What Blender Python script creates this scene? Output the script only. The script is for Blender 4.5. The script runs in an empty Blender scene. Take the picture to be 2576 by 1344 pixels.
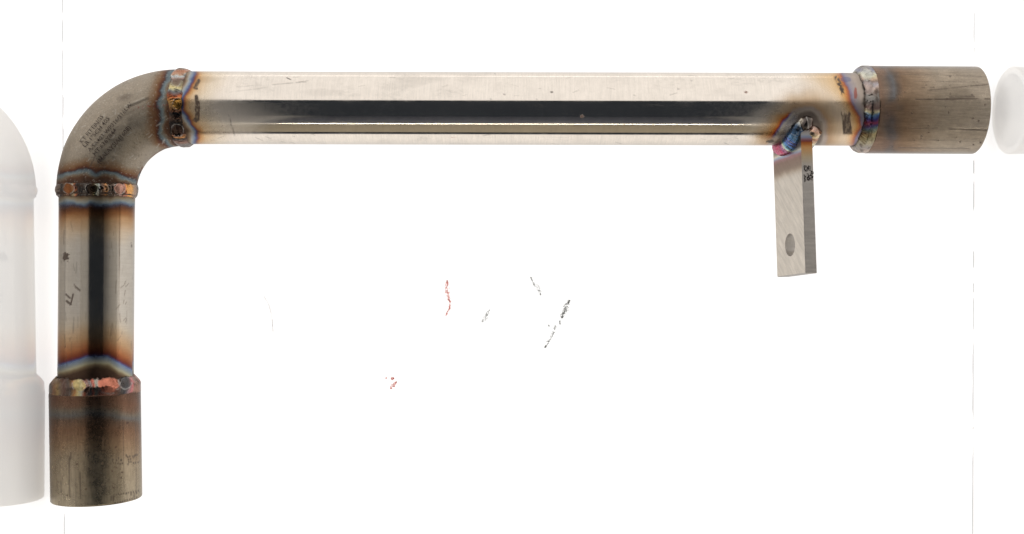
import bpy, math
import numpy as np
from mathutils import Vector

# ---------------------------------------------------------------- units
# Lengths below are counted in "units" of 0.1835 mm (33.4 mm pipe = 182 units).
S = 0.0001835
D = 2970.0                    # lens height above the pipe axis
CX, CY = 1288.0, 672.0
FLOOR = -112.0                # the sockets (radius 109.5) rest on the floor
scene = bpy.context.scene
col = scene.collection

# ---------------------------------------------------------------- camera
cam = bpy.data.cameras.new('camera')
cam.sensor_width = 36.0
cam.lens = 36.0 * D / 2576.0
cam.clip_start = 0.01
cam.clip_end = 20.0
camo = bpy.data.objects.new('camera', cam)
camo.location = (0, 0, D * S)
col.objects.link(camo)
scene.camera = camo

# ---------------------------------------------------------------- world, exposure
world = bpy.data.worlds.new('World')
scene.world = world
world.use_nodes = True
bg = world.node_tree.nodes['Background']
bg.inputs['Color'].default_value = (0.80, 0.94, 1.16, 1)
bg.inputs['Strength'].default_value = 0.040
scene.view_settings.view_transform = 'Standard'
scene.view_settings.look = 'None'
scene.view_settings.exposure = 0.0
scene.view_settings.gamma = 1.0
scene.view_settings.use_curve_mapping = False
scene.render.engine = 'CYCLES'
scene.cycles.use_denoising = True
scene.cycles.max_bounces = 10
scene.cycles.diffuse_bounces = 4
scene.cycles.glossy_bounces = 6
scene.cycles.sample_clamp_indirect = 6.0

# ---------------------------------------------------------------- lamps
def area_lamp(name, loc, target, sx, sy, radiance, color=(1, 1, 1), spread=180):
    l = bpy.data.lights.new(name, 'AREA')
    l.shape = 'RECTANGLE'
    l.size = sx * S
    l.size_y = sy * S
    l.energy = radiance * math.pi * (sx * S) * (sy * S)
    l.color = color
    l.spread = math.radians(spread)
    o = bpy.data.objects.new(name, l)
    o.location = Vector(loc) * S
    d = (Vector(target) - Vector(loc)).normalized()
    q = d.to_track_quat('-Z', 'Y')
    o.rotation_euler = q.to_euler()
    col.objects.link(o)
    return o

# soft box standing along the back edge, LED bar over the front edge
area_lamp('back_softbox', (18, 790, 600), (18, 0, 600), 2366, 1400, 1.14, (1, 0.985, 0.97))
area_lamp('led_bar', (0, -1080, 1011), (0, 400, 0), 1800, 14, 20.0, (1, 0.95, 0.82))

# ---------------------------------------------------------------- noise
def _hash(ix, iy, seed):
    h = (ix.astype(np.int64) * 374761393 + iy.astype(np.int64) * 668265263 + seed * 974634777) & 0x7fffffff
    h = ((h ^ (h >> 13)) * 1274126177) & 0x7fffffff
    h = ((h ^ (h >> 16)) * 1103515245) & 0x7fffffff
    return ((h >> 7) & 0xffff) / 65535.0

def vnoise(x, y, seed=0):
    x = np.asarray(x, float); y = np.asarray(y, float)
    x, y = np.broadcast_arrays(x, y)
    x0 = np.floor(x); y0 = np.floor(y)
    fx = x - x0; fy = y - y0
    fx = fx * fx * (3 - 2 * fx); fy = fy * fy * (3 - 2 * fy)
    a = _hash(x0, y0, seed); b = _hash(x0 + 1, y0, seed)
    c = _hash(x0, y0 + 1, seed); d = _hash(x0 + 1, y0 + 1, seed)
    return (a * (1 - fx) + b * fx) * (1 - fy) + (c * (1 - fx) + d * fx) * fy

def fbm(x, y, seed=0, octv=4):
    s = 0.0; a = 0.5; n = 0.0
    for k in range(octv):
        s = s + a * vnoise(x * 2 ** k + 17.3 * k, y * 2 ** k + 5.1 * k, seed + k * 13)
        n += a; a *= 0.5
    return s / n * 2 - 1            # about -1..1

def smooth(a, b, x):
    t = np.clip((x - a) / (b - a), 0, 1)
    return t * t * (3 - 2 * t)

def lin(c):
    c = np.asarray(c, float) / 255.0
    return np.where(c <= 0.04045, c / 12.92, ((c + 0.055) / 1.055) ** 2.4)

def ramp(d, stops):
    xs = [s[0] for s in stops]
    out = np.stack([np.interp(d, xs, [s[1][k] for s in stops]) for k in range(3)], -1)
    return lin(out)

def mix(a, b, m):
    m = np.asarray(m)[..., None]
    return a * (1 - m) + np.asarray(b) * m

def project(P):
    k = D / (D - P[..., 2])
    return CX + P[..., 0] * k, CY - P[..., 1] * k

# ---------------------------------------------------------------- materials
def nodes_of(m):
    m.use_nodes = True
    nt = m.node_tree
    return nt, nt.nodes, nt.links

def steel(name, brush=(0.02, 0.9, 0.9), bump=0.02, grain=0.12, spot=0.0, aniso=0.0):
    """metal whose colour, gloss and oxide come from the mesh attributes, with brushed grain on top"""
    m = bpy.data.materials.new(name)
    nt, N, L = nodes_of(m)
    b = N['Principled BSDF']
    tint = N.new('ShaderNodeAttribute'); tint.attribute_name = 'tint'
    rg = N.new('ShaderNodeAttribute'); rg.attribute_name = 'rough'
    mt = N.new('ShaderNodeAttribute'); mt.attribute_name = 'metal'
    uv = N.new('ShaderNodeAttribute'); uv.attribute_name = 'uvw'
    mp = N.new('ShaderNodeMapping'); mp.inputs['Scale'].default_value = brush
    L.new(uv.outputs['Vector'], mp.inputs['Vector'])
    n1 = N.new('ShaderNodeTexNoise'); n1.inputs['Scale'].default_value = 1.0
    n1.inputs['Detail'].default_value = 5; n1.inputs['Roughness'].default_value = 0.65
    L.new(mp.outputs['Vector'], n1.inputs['Vector'])
    n2 = N.new('ShaderNodeTexNoise'); n2.inputs['Scale'].default_value = 0.06
    n2.inputs['Detail'].default_value = 8; n2.inputs['Roughness'].default_value = 0.7
    L.new(uv.outputs['Vector'], n2.inputs['Vector'])
    # colour grain
    mr = N.new('ShaderNodeMapRange')
    mr.inputs['From Min'].default_value = 0.3; mr.inputs['From Max'].default_value = 0.7
    mr.inputs['To Min'].default_value = 1 - grain; mr.inputs['To Max'].default_value = 1 + grain * 0.5
    L.new(n1.outputs['Fac'], mr.inputs['Value'])
    mr2 = N.new('ShaderNodeMapRange')
    mr2.inputs['From Min'].default_value = 0.35; mr2.inputs['From Max'].default_value = 0.65
    mr2.inputs['To Min'].default_value = 1 - grain * 0.8; mr2.inputs['To Max'].default_value = 1.0
    L.new(n2.outputs['Fac'], mr2.inputs['Value'])
    mul = N.new('ShaderNodeMath'); mul.operation = 'MULTIPLY'
    L.new(mr.outputs['Result'], mul.inputs[0]); L.new(mr2.outputs['Result'], mul.inputs[1])
    vm = N.new('ShaderNodeVectorMath'); vm.operation = 'SCALE'
    L.new(tint.outputs['Color'], vm.inputs[0]); L.new(mul.outputs['Value'], vm.inputs['Scale'])
    L.new(vm.outputs['Vector'], b.inputs['Base Color'])
    # gloss
    mr3 = N.new('ShaderNodeMapRange')
    mr3.inputs['From Min'].default_value = 0.35; mr3.inputs['From Max'].default_value = 0.7
    mr3.inputs['To Min'].default_value = 0.85; mr3.inputs['To Max'].default_value = 1.35
    L.new(n2.outputs['Fac'], mr3.inputs['Value'])
    mu = N.new('ShaderNodeMath'); mu.operation = 'MULTIPLY'; mu.use_clamp = True
    L.new(rg.outputs['Fac'], mu.inputs[0]); L.new(mr3.outputs['Result'], mu.inputs[1])
    L.new(mu.outputs['Value'], b.inputs['Roughness'])
    L.new(mt.outputs['Fac'], b.inputs['Metallic'])
    bp = N.new('ShaderNodeBump'); bp.inputs['Strength'].default_value = bump
    bp.inputs['Distance'].default_value = S * 2
    L.new(n1.outputs['Fac'], bp.inputs['Height'])
    L.new(bp.outputs['Normal'], b.inputs['Normal'])
    b.inputs['Specular Tint'].default_value = (0.72, 0.72, 0.72, 1)
    if aniso:
        b.inputs['Anisotropic'].default_value = aniso
        tg = N.new('ShaderNodeAttribute'); tg.attribute_name = 'along'
        L.new(tg.outputs['Vector'], b.inputs['Tangent'])
    return m

M_TUBE = steel('polished_steel', (0.35, 0.02, 0.5), 0.005, 0.08, aniso=0.6)
M_SOCKET = steel('satin_steel', (0.03, 0.35, 0.5), 0.03, 0.22)
M_ELBOW = steel('pickled_steel', (0.3, 0.3, 0.3), 0.06, 0.22)
M_WELD = steel('weld_metal', (0.25, 0.25, 0.25), 0.10, 0.18)
M_BAR = steel('milled_steel', (0.5, 0.5, 0.5), 0.03, 0.12)

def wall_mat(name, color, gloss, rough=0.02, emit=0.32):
    """white acrylic under a mirror-smooth skin, with a glow added"""
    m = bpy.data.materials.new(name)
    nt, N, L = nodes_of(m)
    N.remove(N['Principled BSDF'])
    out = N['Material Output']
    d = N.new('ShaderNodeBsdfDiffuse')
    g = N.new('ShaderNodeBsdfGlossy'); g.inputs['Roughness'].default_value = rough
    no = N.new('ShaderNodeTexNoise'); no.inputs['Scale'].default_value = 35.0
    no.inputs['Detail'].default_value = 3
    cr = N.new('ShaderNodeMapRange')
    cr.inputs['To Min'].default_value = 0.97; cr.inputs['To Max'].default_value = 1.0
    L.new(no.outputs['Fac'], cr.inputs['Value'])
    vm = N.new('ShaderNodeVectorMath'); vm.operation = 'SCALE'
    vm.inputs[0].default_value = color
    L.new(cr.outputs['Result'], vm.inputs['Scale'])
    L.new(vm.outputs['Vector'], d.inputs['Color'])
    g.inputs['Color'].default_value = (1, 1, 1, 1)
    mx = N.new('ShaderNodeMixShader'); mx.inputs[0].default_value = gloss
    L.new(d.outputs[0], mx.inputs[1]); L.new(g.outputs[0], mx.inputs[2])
    em = N.new('ShaderNodeEmission'); em.inputs['Strength'].default_value = emit  # glow added to bring the walls up to white
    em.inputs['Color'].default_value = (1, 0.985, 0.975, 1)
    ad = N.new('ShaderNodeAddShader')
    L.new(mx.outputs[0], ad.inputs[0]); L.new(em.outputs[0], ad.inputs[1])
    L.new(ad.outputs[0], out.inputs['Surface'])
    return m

def film(name, color):
    """thin smear on the glowing sheet: it filters the glow beneath"""
    m = bpy.data.materials.new(name)
    nt, N, L = nodes_of(m)
    N.remove(N['Principled BSDF'])
    out = N['Material Output']
    t = N.new('ShaderNodeBsdfTransparent')
    no = N.new('ShaderNodeTexNoise'); no.inputs['Scale'].default_value = 1500.0
    mxc = N.new('ShaderNodeMix'); mxc.data_type = 'RGBA'
    mxc.inputs[6].default_value = (*color, 1)
    mxc.inputs[7].default_value = (*[0.6 * c + 0.4 for c in color], 1)
    L.new(no.outputs['Fac'], mxc.inputs[0])
    L.new(mxc.outputs[2], t.inputs['Color'])
    L.new(t.outputs[0], out.inputs['Surface'])
    return m

def plain(name, color, rough=0.6, noise=0.15, scale=200.0):
    m = bpy.data.materials.new(name)
    nt, N, L = nodes_of(m)
    b = N['Principled BSDF']
    no = N.new('ShaderNodeTexNoise'); no.inputs['Scale'].default_value = scale
    no.inputs['Detail'].default_value = 4
    cr = N.new('ShaderNodeMapRange')
    cr.inputs['From Min'].default_value = 0.3; cr.inputs['From Max'].default_value = 0.7
    cr.inputs['To Min'].default_value = 1 - noise; cr.inputs['To Max'].default_value = 1 + noise
    L.new(no.outputs['Fac'], cr.inputs['Value'])
    vm = N.new('ShaderNodeVectorMath'); vm.operation = 'SCALE'
    vm.inputs[0].default_value = tuple(color)
    L.new(cr.outputs['Result'], vm.inputs['Scale'])
    L.new(vm.outputs['Vector'], b.inputs['Base Color'])
    b.inputs['Roughness'].default_value = rough
    return m

def glow_sheet(name, color, emit):
    """opal acrylic sheet with an added glow"""
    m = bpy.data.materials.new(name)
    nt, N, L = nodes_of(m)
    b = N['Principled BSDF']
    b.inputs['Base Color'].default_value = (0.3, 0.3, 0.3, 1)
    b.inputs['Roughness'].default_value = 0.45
    b.inputs['Emission Strength'].default_value = emit  # added glow keeps the sheet white and free of shadows
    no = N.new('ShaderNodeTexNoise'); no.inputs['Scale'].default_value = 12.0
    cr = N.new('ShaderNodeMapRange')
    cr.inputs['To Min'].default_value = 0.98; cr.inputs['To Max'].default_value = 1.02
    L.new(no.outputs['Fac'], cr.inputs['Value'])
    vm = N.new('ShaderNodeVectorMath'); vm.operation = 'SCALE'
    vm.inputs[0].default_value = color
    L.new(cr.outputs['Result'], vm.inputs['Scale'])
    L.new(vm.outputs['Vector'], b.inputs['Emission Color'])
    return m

# ---------------------------------------------------------------- mesh helpers
class MB:
    """gathers point grids with their surface attributes into one mesh"""
    def __init__(self):
        self.P = []; self.F = []; self.T = []; self.R = []; self.M = []; self.U = []; self.A = []
        self.n = 0
    def grid(self, P, tint, rough, metal, uvw, along=None, wrap=False, flip=False):
        a, b = P.shape[:2]
        idx = np.arange(a * b).reshape(a, b) + self.n
        if wrap:
            idx = np.concatenate([idx, idx[:, :1]], 1)
        q = np.stack([idx[:-1, :-1], idx[1:, :-1], idx[1:, 1:], idx[:-1, 1:]], -1).reshape(-1, 4)
        if flip:
            q = q[:, ::-1]
        self.F.append(q)
        self.P.append(P.reshape(-1, 3))
        bc = lambda v, k: np.broadcast_to(v, (a, b) + k).reshape((-1,) + k)
        self.T.append(bc(tint, (3,))); self.R.append(bc(rough, ())); self.M.append(bc(metal, ()))
        self.U.append(bc(uvw, (3,)))
        self.A.append(bc(np.array([1.0, 0, 0]) if along is None else along, (3,)))
        self.n += a * b
    def build(self, name, mat, parent=None, origin=(0, 0, 0)):
        P = np.concatenate(self.P); F = np.concatenate(self.F)
        o0 = np.asarray(origin, float)
        me = bpy.data.meshes.new(name)
        me.vertices.add(len(P)); me.loops.add(F.size); me.polygons.add(len(F))
        me.vertices.foreach_set('co', ((P - o0) * S).astype(np.float32).ravel())
        me.loops.foreach_set('vertex_index', F.astype(np.int32).ravel())
        me.polygons.foreach_set('loop_start', np.arange(0, F.size, 4, dtype=np.int32))
        me.polygons.foreach_set('loop_total', np.full(len(F), 4, np.int32))
        me.update(calc_edges=True)
        me.polygons.foreach_set('use_smooth', np.ones(len(F), bool))
        T = np.concatenate(self.T)
        c = me.attributes.new('tint', 'FLOAT_COLOR', 'POINT')
        c.data.foreach_set('color', np.concatenate([np.clip(T, 0, 1), np.ones((len(T), 1))], 1).astype(np.float32).ravel())
        for nm, arr in (('rough', self.R), ('metal', self.M)):
            at = me.attributes.new(nm, 'FLOAT', 'POINT')
            at.data.foreach_set('value', np.concatenate(arr).astype(np.float32))
        for nm, arr in (('uvw', self.U), ('along', self.A)):
            at = me.attributes.new(nm, 'FLOAT_VECTOR', 'POINT')
            at.data.foreach_set('vector', np.concatenate(arr).astype(np.float32).ravel())
        me.materials.append(mat)
        me.validate()
        o = bpy.data.objects.new(name, me)
        col.objects.link(o)
        o.location = tuple(o0 * S)
        if parent is not None:
            o.parent = parent
            o.location = tuple((o0 - parent_origin(parent)) * S)
        return o

ORIG = {}
def parent_origin(o):
    return np.asarray(ORIG.get(o.name, (0, 0, 0)), float)

def simple(name, verts, faces, mat, parent=None, smooth_=False):
    me = bpy.data.meshes.new(name)
    me.from_pydata([tuple(np.asarray(v, float) * S) for v in verts], [], faces)
    me.materials.append(mat)
    if smooth_:
        for p in me.polygons: p.use_smooth = True
    o = bpy.data.objects.new(name, me)
    col.objects.link(o)
    if parent is not None:
        o.parent = parent
    return o

def slab(name, x0, x1, y0, y1, z0, z1, mat, parent=None):
    v = [(x, y, z) for z in (z0, z1) for y in (y0, y1) for x in (x0, x1)]
    f = [(0, 2, 3, 1), (4, 5, 7, 6), (0, 1, 5, 4), (2, 6, 7, 3), (0, 4, 6, 2), (1, 3, 7, 5)]
    return simple(name, v, f, mat, parent)

def struct(o):
    o['kind'] = 'structure'
    return o

# ---------------------------------------------------------------- the setting
M_FLOOR = glow_sheet('glowing_opal_sheet', (1.0, 0.99, 0.98), 1.0)
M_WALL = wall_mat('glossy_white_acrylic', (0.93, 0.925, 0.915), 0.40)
M_UPPER = plain('matt_white_fabric', (0.86, 0.85, 0.83), 0.8, 0.03, 40)
M_LIP = plain('matt_white_card', (0.85, 0.84, 0.82), 0.7, 0.03, 40)
M_FRONT = plain('grey_brown_matt', (0.46, 0.41, 0.31), 0.9, 0.1, 30)
M_DARK = plain('dark_grey_matt', (0.20, 0.22, 0.27), 0.9, 0.1, 30)
M_JOINT = film('pale_grey_sealant', (0.40, 0.40, 0.40))

XL, XR = -1168.0, 1206.0
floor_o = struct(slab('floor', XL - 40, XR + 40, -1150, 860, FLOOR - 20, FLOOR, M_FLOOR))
def side_wall(name, xb, xf, side, z0, z1, mat):
    """a 23-unit thick sheet, inner face from (xb at the back) to (xf at the front)"""
    o = side * 23
    V = [(xb, 860, z0), (xf, -1150, z0), (xf, -1150, z1), (xb, 860, z1),
         (xb + o, 860, z0), (xf + o, -1150, z0), (xf + o, -1150, z1), (xb + o, 860, z1)]
    F = [(0, 1, 2, 3), (5, 4, 7, 6), (3, 2, 6, 7), (1, 5, 6, 2), (4, 0, 3, 7), (4, 5, 1, 0)]
    if side > 0:
        F = [f[::-1] for f in F]
    return struct(simple(name, V, F, mat))
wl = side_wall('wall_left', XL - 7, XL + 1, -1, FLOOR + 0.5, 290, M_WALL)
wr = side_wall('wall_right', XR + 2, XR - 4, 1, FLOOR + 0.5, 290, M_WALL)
side_wall('upper_wall_left', XL - 7, XL + 1, -1, 290.5, 2800, M_UPPER)
side_wall('upper_wall_right', XR + 2, XR - 4, 1, 290.5, 2700, M_UPPER)
struct(slab('front_panel_left', XL + 2, -1000, -1112, -1092, FLOOR + 1, 2500, M_LIP))
struct(slab('front_panel_right', 1000, XR - 6, -1112, -1092, FLOOR + 1, 2500, M_LIP))
struct(slab('unseen_brown_panel', -1000, 1000, -1180, -1165, 120, 960, M_FRONT))  # unseen panel, added for the brown band mirrored in the pipe
struct(slab('unseen_dark_panel', -1000, 1000, -1210, -1195, 1040, 2500, M_DARK))  # added out of view to give the pipe its dark grey reflection

# sealed joints where the walls meet the floor, broken here and there
def joint(parent, xa, y_px0, y_px1, side):
    k = (D - FLOOR) / D
    ya = (CY - y_px0) * k; yb = (CY - y_px1) * k
    w = 2.4
    f = lambda y: (XL - 7 + 8 * (860 - y) / 2010 + 0.3) if side < 0 else (XR + 2 - 6 * (860 - y) / 2010 - 0.3)
    n = 7
    V = []; F = []
    for i in range(n):
        y = ya + (yb - ya) * i / (n - 1)
        x = f(y)
        ww = w * (0.8 + 0.35 * float(vnoise(np.array(y * 0.05), np.array(side * 3.0), 5)))
        if i in (0, n - 1): ww *= 0.3
        V += [(x, y, FLOOR + 0.7), (x - side * ww, y, FLOOR + 0.7)]
        if i:
            F.append((2 * i - 2, 2 * i - 1, 2 * i + 1, 2 * i) if side * (yb - ya) > 0 else (2 * i, 2 * i + 1, 2 * i - 1, 2 * i - 2))
    simple('joint_seal', V, F, M_JOINT, parent, True)
for a, b in ((-40, 38), (45, 110), (121, 232), (236, 300), (302, 470), (1288, 1400)):
    joint(wl, 0, a, b, -1)
for a, b in ((28, 110), (119, 132), (400, 440), (450, 535), (629, 676), (711, 738), (746, 832), (862, 1060), (1074, 1080), (1116, 1400)):
    joint(wr, 0, a, b, 1)

# ---------------------------------------------------------------- the pipe: root
root = bpy.data.objects.new('welded_pipe', None)
root.empty_display_size = 0.02
ORIG['welded_pipe'] = (-1043.0, 400.0, FLOOR)
root.location = tuple(np.array(ORIG['welded_pipe']) * S)
col.objects.link(root)
root['label'] = 'L-shaped stainless steel pipe with heat-tinted welds, socket ends and a drilled bracket'
root['category'] = 'pipe'

R_TUBE, R_SOCK, R_ELB, R_BEND = 91.0, 109.5, 96.0, 207.0

def img_axis(px, py):
    return np.array([px - CX, CY - py, 0.0])

def frame(A, B):
    d = (B - A) / np.linalg.norm(B - A)
    z = np.array([0, 0, 1.0])
    s = np.cross(z, d)
    return d, s, z, np.linalg.norm(B - A)

def lathe(A, B, us, rs, nv):
    d, s, z, Ln = frame(A, B)
    th = np.linspace(0, 2 * np.pi, nv, endpoint=False)
    us = np.asarray(us, float); rs = np.asarray(rs, float)
    e = np.cos(th)[:, None] * z + np.sin(th)[:, None] * s
    if rs.ndim == 1: rs = rs[:, None]
    P = A + us[:, None, None] * d + rs[..., None] * e[None]
    along = np.broadcast_to(d, P.shape)
    uvw = np.stack(np.broadcast_arrays(us[:, None], th[None] * 91.0, rs), -1)
    return P, th, uvw, along

def front_mask(th):
    return smooth(-0.15, 0.1, np.cos(th))[None, :]

STEEL = lin((228, 218, 206))

def scratch(ix, iy, x0, y0, x1, y1, w):
    dx, dy = x1 - x0, y1 - y0
    L2 = dx * dx + dy * dy
    t = np.clip(((ix - x0) * dx + (iy - y0) * dy) / L2, 0, 1)
    dd = np.hypot(ix - (x0 + t * dx), iy - (y0 + t * dy))
    return smooth(w, w * 0.35, dd)

def blob(ix, iy, x, y, rx, ry, seed, rag=0.6, sc=0.25):
    n = fbm(ix * sc, iy * sc, seed, 3)
    return smooth(1.15, 0.85, np.hypot((ix - x) / rx, (iy - y) / ry) + n * rag)

# ---- straight pipe -------------------------------------------------------
A = img_axis(466, 271.6); B = img_axis(2160, 275.6)
us = np.concatenate([np.arange(0, 130, 1.6), np.arange(130, 1440, 3.2), np.arange(1440, 1694.5, 1.6)])
P, th, uvw, along = lathe(A, B, us, np.full(len(us), R_TUBE), 260)
ix, iy = project(P)
fm = front_mask(th) * np.ones_like(ix)
tint = np.broadcast_to(STEEL, P.shape).copy()
n = fbm(uvw[..., 0] * 0.012, uvw[..., 1] * 0.02, 3, 4)
tint *= (1 + 0.05 * n)[..., None]
rough = 0.10 + 0.03 * n
metal = np.ones_like(ix)
# left weld heat colours
yk = [182, 204, 227, 247, 278, 293, 315, 330, 347, 360]
xk = [489, 486, 472, 459, 457, 469, 483, 494, 495, 492]
bx = np.interp(iy, yk, xk)
bx = np.where(fm > 0.5, bx, 480) + 6 * fbm(ix * 0.05, iy * 0.07, 8, 5)
d = ix - bx
HOT = [(-40, (88, 70, 58)), (-22, (104, 84, 68)), (-15, (150, 132, 112)), (-10, (168, 166, 160)), (-4, (126, 138, 156)),
       (0, (86, 90, 124)), (3, (112, 78, 84)), (6, (150, 98, 66)), (12, (188, 144, 98)), (24, (204, 176, 142)),
       (50, (216, 200, 178)), (90, (224, 212, 198)), (170, (228, 218, 206))]
hot = ramp(d, HOT)
m = smooth(170, 60, d)
tint = mix(tint, hot, m)
rough = rough + 0.18 * smooth(20, -15, d) + 0.16 * smooth(230, 20, d)
# right weld heat colours
yk = [186, 202, 231, 255, 272, 296, 319, 336, 353, 366]
xk = [2112, 2120, 2132, 2137, 2145, 2160, 2163, 2152, 2147, 2143]
bx = np.where(fm > 0.5, np.interp(iy, yk, xk), 2140) + 3.0 * fbm(ix * 0.04, iy * 0.08, 18, 4)
d = bx - ix
HOT2 = [(-60, (150, 140, 132)), (-32, (168, 158, 150)), (-20, (158, 152, 156)), (-12, (142, 142, 160)), (-6, (108, 100, 138)), (-2, (150, 66, 46)),
        (3, (188, 112, 48)), (10, (206, 156, 92)), (24, (222, 190, 146)), (70, (226, 206, 178)), (150, (228, 218, 206))]
hot = ramp(d, HOT2)
hot = hot * 0.75 + 0.25 * lin((176, 150, 124))
tint = mix(tint, hot, smooth(150, 50, d))
rough = rough + 0.18 * smooth(8, -12, d) + 0.09 * smooth(220, 40, d)
tint = mix(tint, lin((150, 70, 52)), 0.7 * fm * blob(ix, iy, 2152, 236, 4.5, 16, 71, 0.6, 0.1))
tint = mix(tint, lin((95, 100, 130)), 0.5 * fm * blob(ix, iy, 2128, 200, 12, 8, 72, 0.6, 0.08))
# bracket weld heat colours (distance from the weld round the bracket's foot)
PTH = [(1962, 376), (1985, 350), (2003, 322), (2022, 302), (2040, 298), (2050, 318), (2052, 350)]
dd = np.full_like(ix, 1e9)
for (xa, ya), (xb, yb) in zip(PTH[:-1], PTH[1:]):
    t_ = np.clip(((ix - xa) * (xb - xa) + (iy - ya) * (yb - ya)) / ((xb - xa) ** 2 + (yb - ya) ** 2), 0, 1)
    dd = np.minimum(dd, np.hypot(ix - xa - t_ * (xb - xa), iy - ya - t_ * (yb - ya)))
dr = dd - 16 + 7 * fbm(ix * 0.035, iy * 0.035, 27, 4) - 6 * smooth(2010, 1985, ix)
HOT3 = [(0, (150, 145, 146)), (6, (186, 178, 168)), (10, (160, 160, 170)), (14, (112, 92, 140)), (16.5, (150, 70, 60)), (20, (196, 112, 56)),
        (27, (198, 148, 96)), (40, (206, 176, 142)), (62, (218, 202, 182)), (90, (228, 218, 206))]
HOT4 = [(0, (120, 108, 100)), (8, (170, 158, 146)), (14, (166, 150, 140)), (22, (178, 148, 118)), (40, (200, 176, 148)), (64, (216, 200, 182)), (90, (228, 218, 206))]
wlft = smooth(2012, 1992, ix) * smooth(278, 292, iy) * smooth(352, 336, iy)
hot = mix(ramp(dr + 4, HOT4), ramp(dr, HOT3), wlft)
tint = mix(tint, hot, fm * smooth(90, 30, dr))
rough = rough + fm * (0.16 * smooth(110, 20, dr))
# grease, fingerprints and rub marks
g = fm * (smooth(0.35, 0.7, fbm(ix * 0.006, iy * 0.03, 40, 4)))
rough = rough + 0.08 * g
tint *= (1 - 0.10 * g)[..., None]
INK = lin((86, 70, 58))
def ink(mask, c=INK):
    global tint, metal, rough
    tint = mix(tint, c, mask); metal = metal * (1 - 0.95 * mask); rough = rough * (1 - mask) + 0.55 * mask
rag = 0.75 + 0.5 * fbm(ix * 0.25, iy * 0.25, 50, 3)
ink(fm * np.clip(rag * 1.2, 0, 1) * np.maximum(scratch(ix, iy, 490.5, 221, 500, 203, 6.5), blob(ix, iy, 493, 221, 5, 5, 3)))
ink(fm * np.clip(rag * 1.25, 0, 1) * np.maximum.reduce([scratch(ix, iy, 494, 243, 498, 300, 6.5), blob(ix, iy, 497, 275, 7, 24, 31, 0.35, 0.12), blob(ix, iy, 493, 302, 8, 6, 32, 0.4, 0.2)]))
rg2 = smooth(-0.45, 0.1, fbm(ix * 0.28, iy * 0.16, 53, 3))
ink(fm * rg2 * np.maximum(scratch(ix, iy, 2104, 196, 2118, 224, 8), scratch(ix, iy, 2112, 212, 2120, 236, 6)))
ink(fm * (0.62 + 0.34 * smooth(-0.6, 0.1, fbm(ix * 0.3, iy * 0.14, 54, 3))) * smooth(1.1, 0.85, np.maximum(np.abs(ix - 2129 - (iy - 300) * 0.10) / 11.5, np.abs(iy - 311) / 27) + 0.30 * fbm(ix * 0.25, iy * 0.08, 55, 3) * smooth(335, 300, iy)))
for x, y, r in ((1388, 232, 2.4), (1877, 232, 3.4), (1464, 293, 4.5), (1270, 238, 3), (1245, 186, 2.5), (2066, 306, 3), (1235, 250, 2), (1740, 203, 3), (1707, 224, 3), (1350, 250, 2)):
    ink(fm * (0.75 if x in (1388, 1877, 1464) else 0.3) * blob(ix, iy, x, y, r, r * 0.8, int(x), 0.4), lin((120, 58, 30)) if r > 3 else lin((90, 82, 74)))
rng = np.random.RandomState(4)
for k in range(40):
    x = rng.uniform(520, 2100); y = rng.choice([rng.uniform(188, 250), rng.uniform(340, 362), rng.uniform(190, 360)])
    l = rng.uniform(4, 22); a = rng.normal(0, 0.25)
    mk = fm * scratch(ix, iy, x, y, x + l * math.cos(a), y + l * math.sin(a), rng.uniform(1.2, 1.8)) * rng.uniform(0.10, 0.35)
    tint = mix(tint, lin((120, 110, 100)), mk); rough = rough + 0.2 * mk
for x0, y0, x1, y1, k in ((576, 290, 590, 342, .5), (578, 300, 586, 330, .5), (686, 213, 770, 206, .35), (596, 219, 650, 214, .2), (745, 208, 775, 203, .35), (722, 196, 730, 200, .8), (577, 232, 660, 222, .15)):
    mk = fm * k * scratch(ix, iy, x0, y0, x1, y1, 2.0) * smooth(-0.7, 0.2, fbm(ix * 0.2, iy * 0.2, int(x0), 2))
    tint = mix(tint, lin((70, 62, 55)), mk)
# rubbed patches: fine mottling, greyer and duller than the bare metal
for k, (cx_, cy_, rx_, ry_, st) in enumerate(((640, 205, 60, 24, .5), (668, 228, 40, 16, .5), (880, 230, 55, 30, .35), (985, 232, 60, 34, .4), (1130, 234, 40, 16, .7), (1180, 200, 40, 18, .4), (1040, 196, 60, 12, .4),
        (1700, 210, 80, 24, .35), (1900, 200, 90, 22, .55), (1260, 222, 40, 30, .3), (700, 352, 40, 12, .5), (1060, 348, 34, 12, .7), (970, 356, 26, 8, .5), (1420, 352, 60, 10, .35), (1830, 350, 50, 14, .5), (2010, 230, 40, 30, .35), (1930, 300, 60, 26, .4), (760, 268, 60, 14, .3), (1560, 205, 60, 20, .3))):
    pm = smooth(1.2, 0.3, np.hypot((ix - cx_) / rx_, (iy - cy_) / ry_) + 0.5 * fbm(ix * 0.03, iy * 0.05, 700 + k, 3))
    fine = smooth(-0.1, 0.5, fbm(ix * 0.10 + iy * 0.04, iy * 0.28, 720 + k, 3))
    mk = fm * pm * (0.35 + 0.65 * fine) * st
    tint = mix(tint, tint * 0.62, mk * 0.6); rough = rough + 0.16 * mk
ink(fm * 0.8 * blob(ix, iy, 1938, 346 + 10, 9, 4, 91, 0.5), lin((90, 80, 66)))
mb = MB()
mb.grid(P, tint, np.clip(rough, 0.05, 0.9), np.clip(metal, 0, 1), uvw, along, wrap=True, flip=True)
P2, th2, uvw2, al2 = lathe(A, B, [0, 1694], [R_TUBE - 18, R_TUBE - 18], 96)
mb.grid(P2, lin((120, 112, 104)), 0.45, 1.0, uvw2, al2, wrap=True)
straight = mb.build('straight_pipe', M_TUBE, root)
straight.location = tuple(-np.array(ORIG['welded_pipe']) * S)

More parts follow.
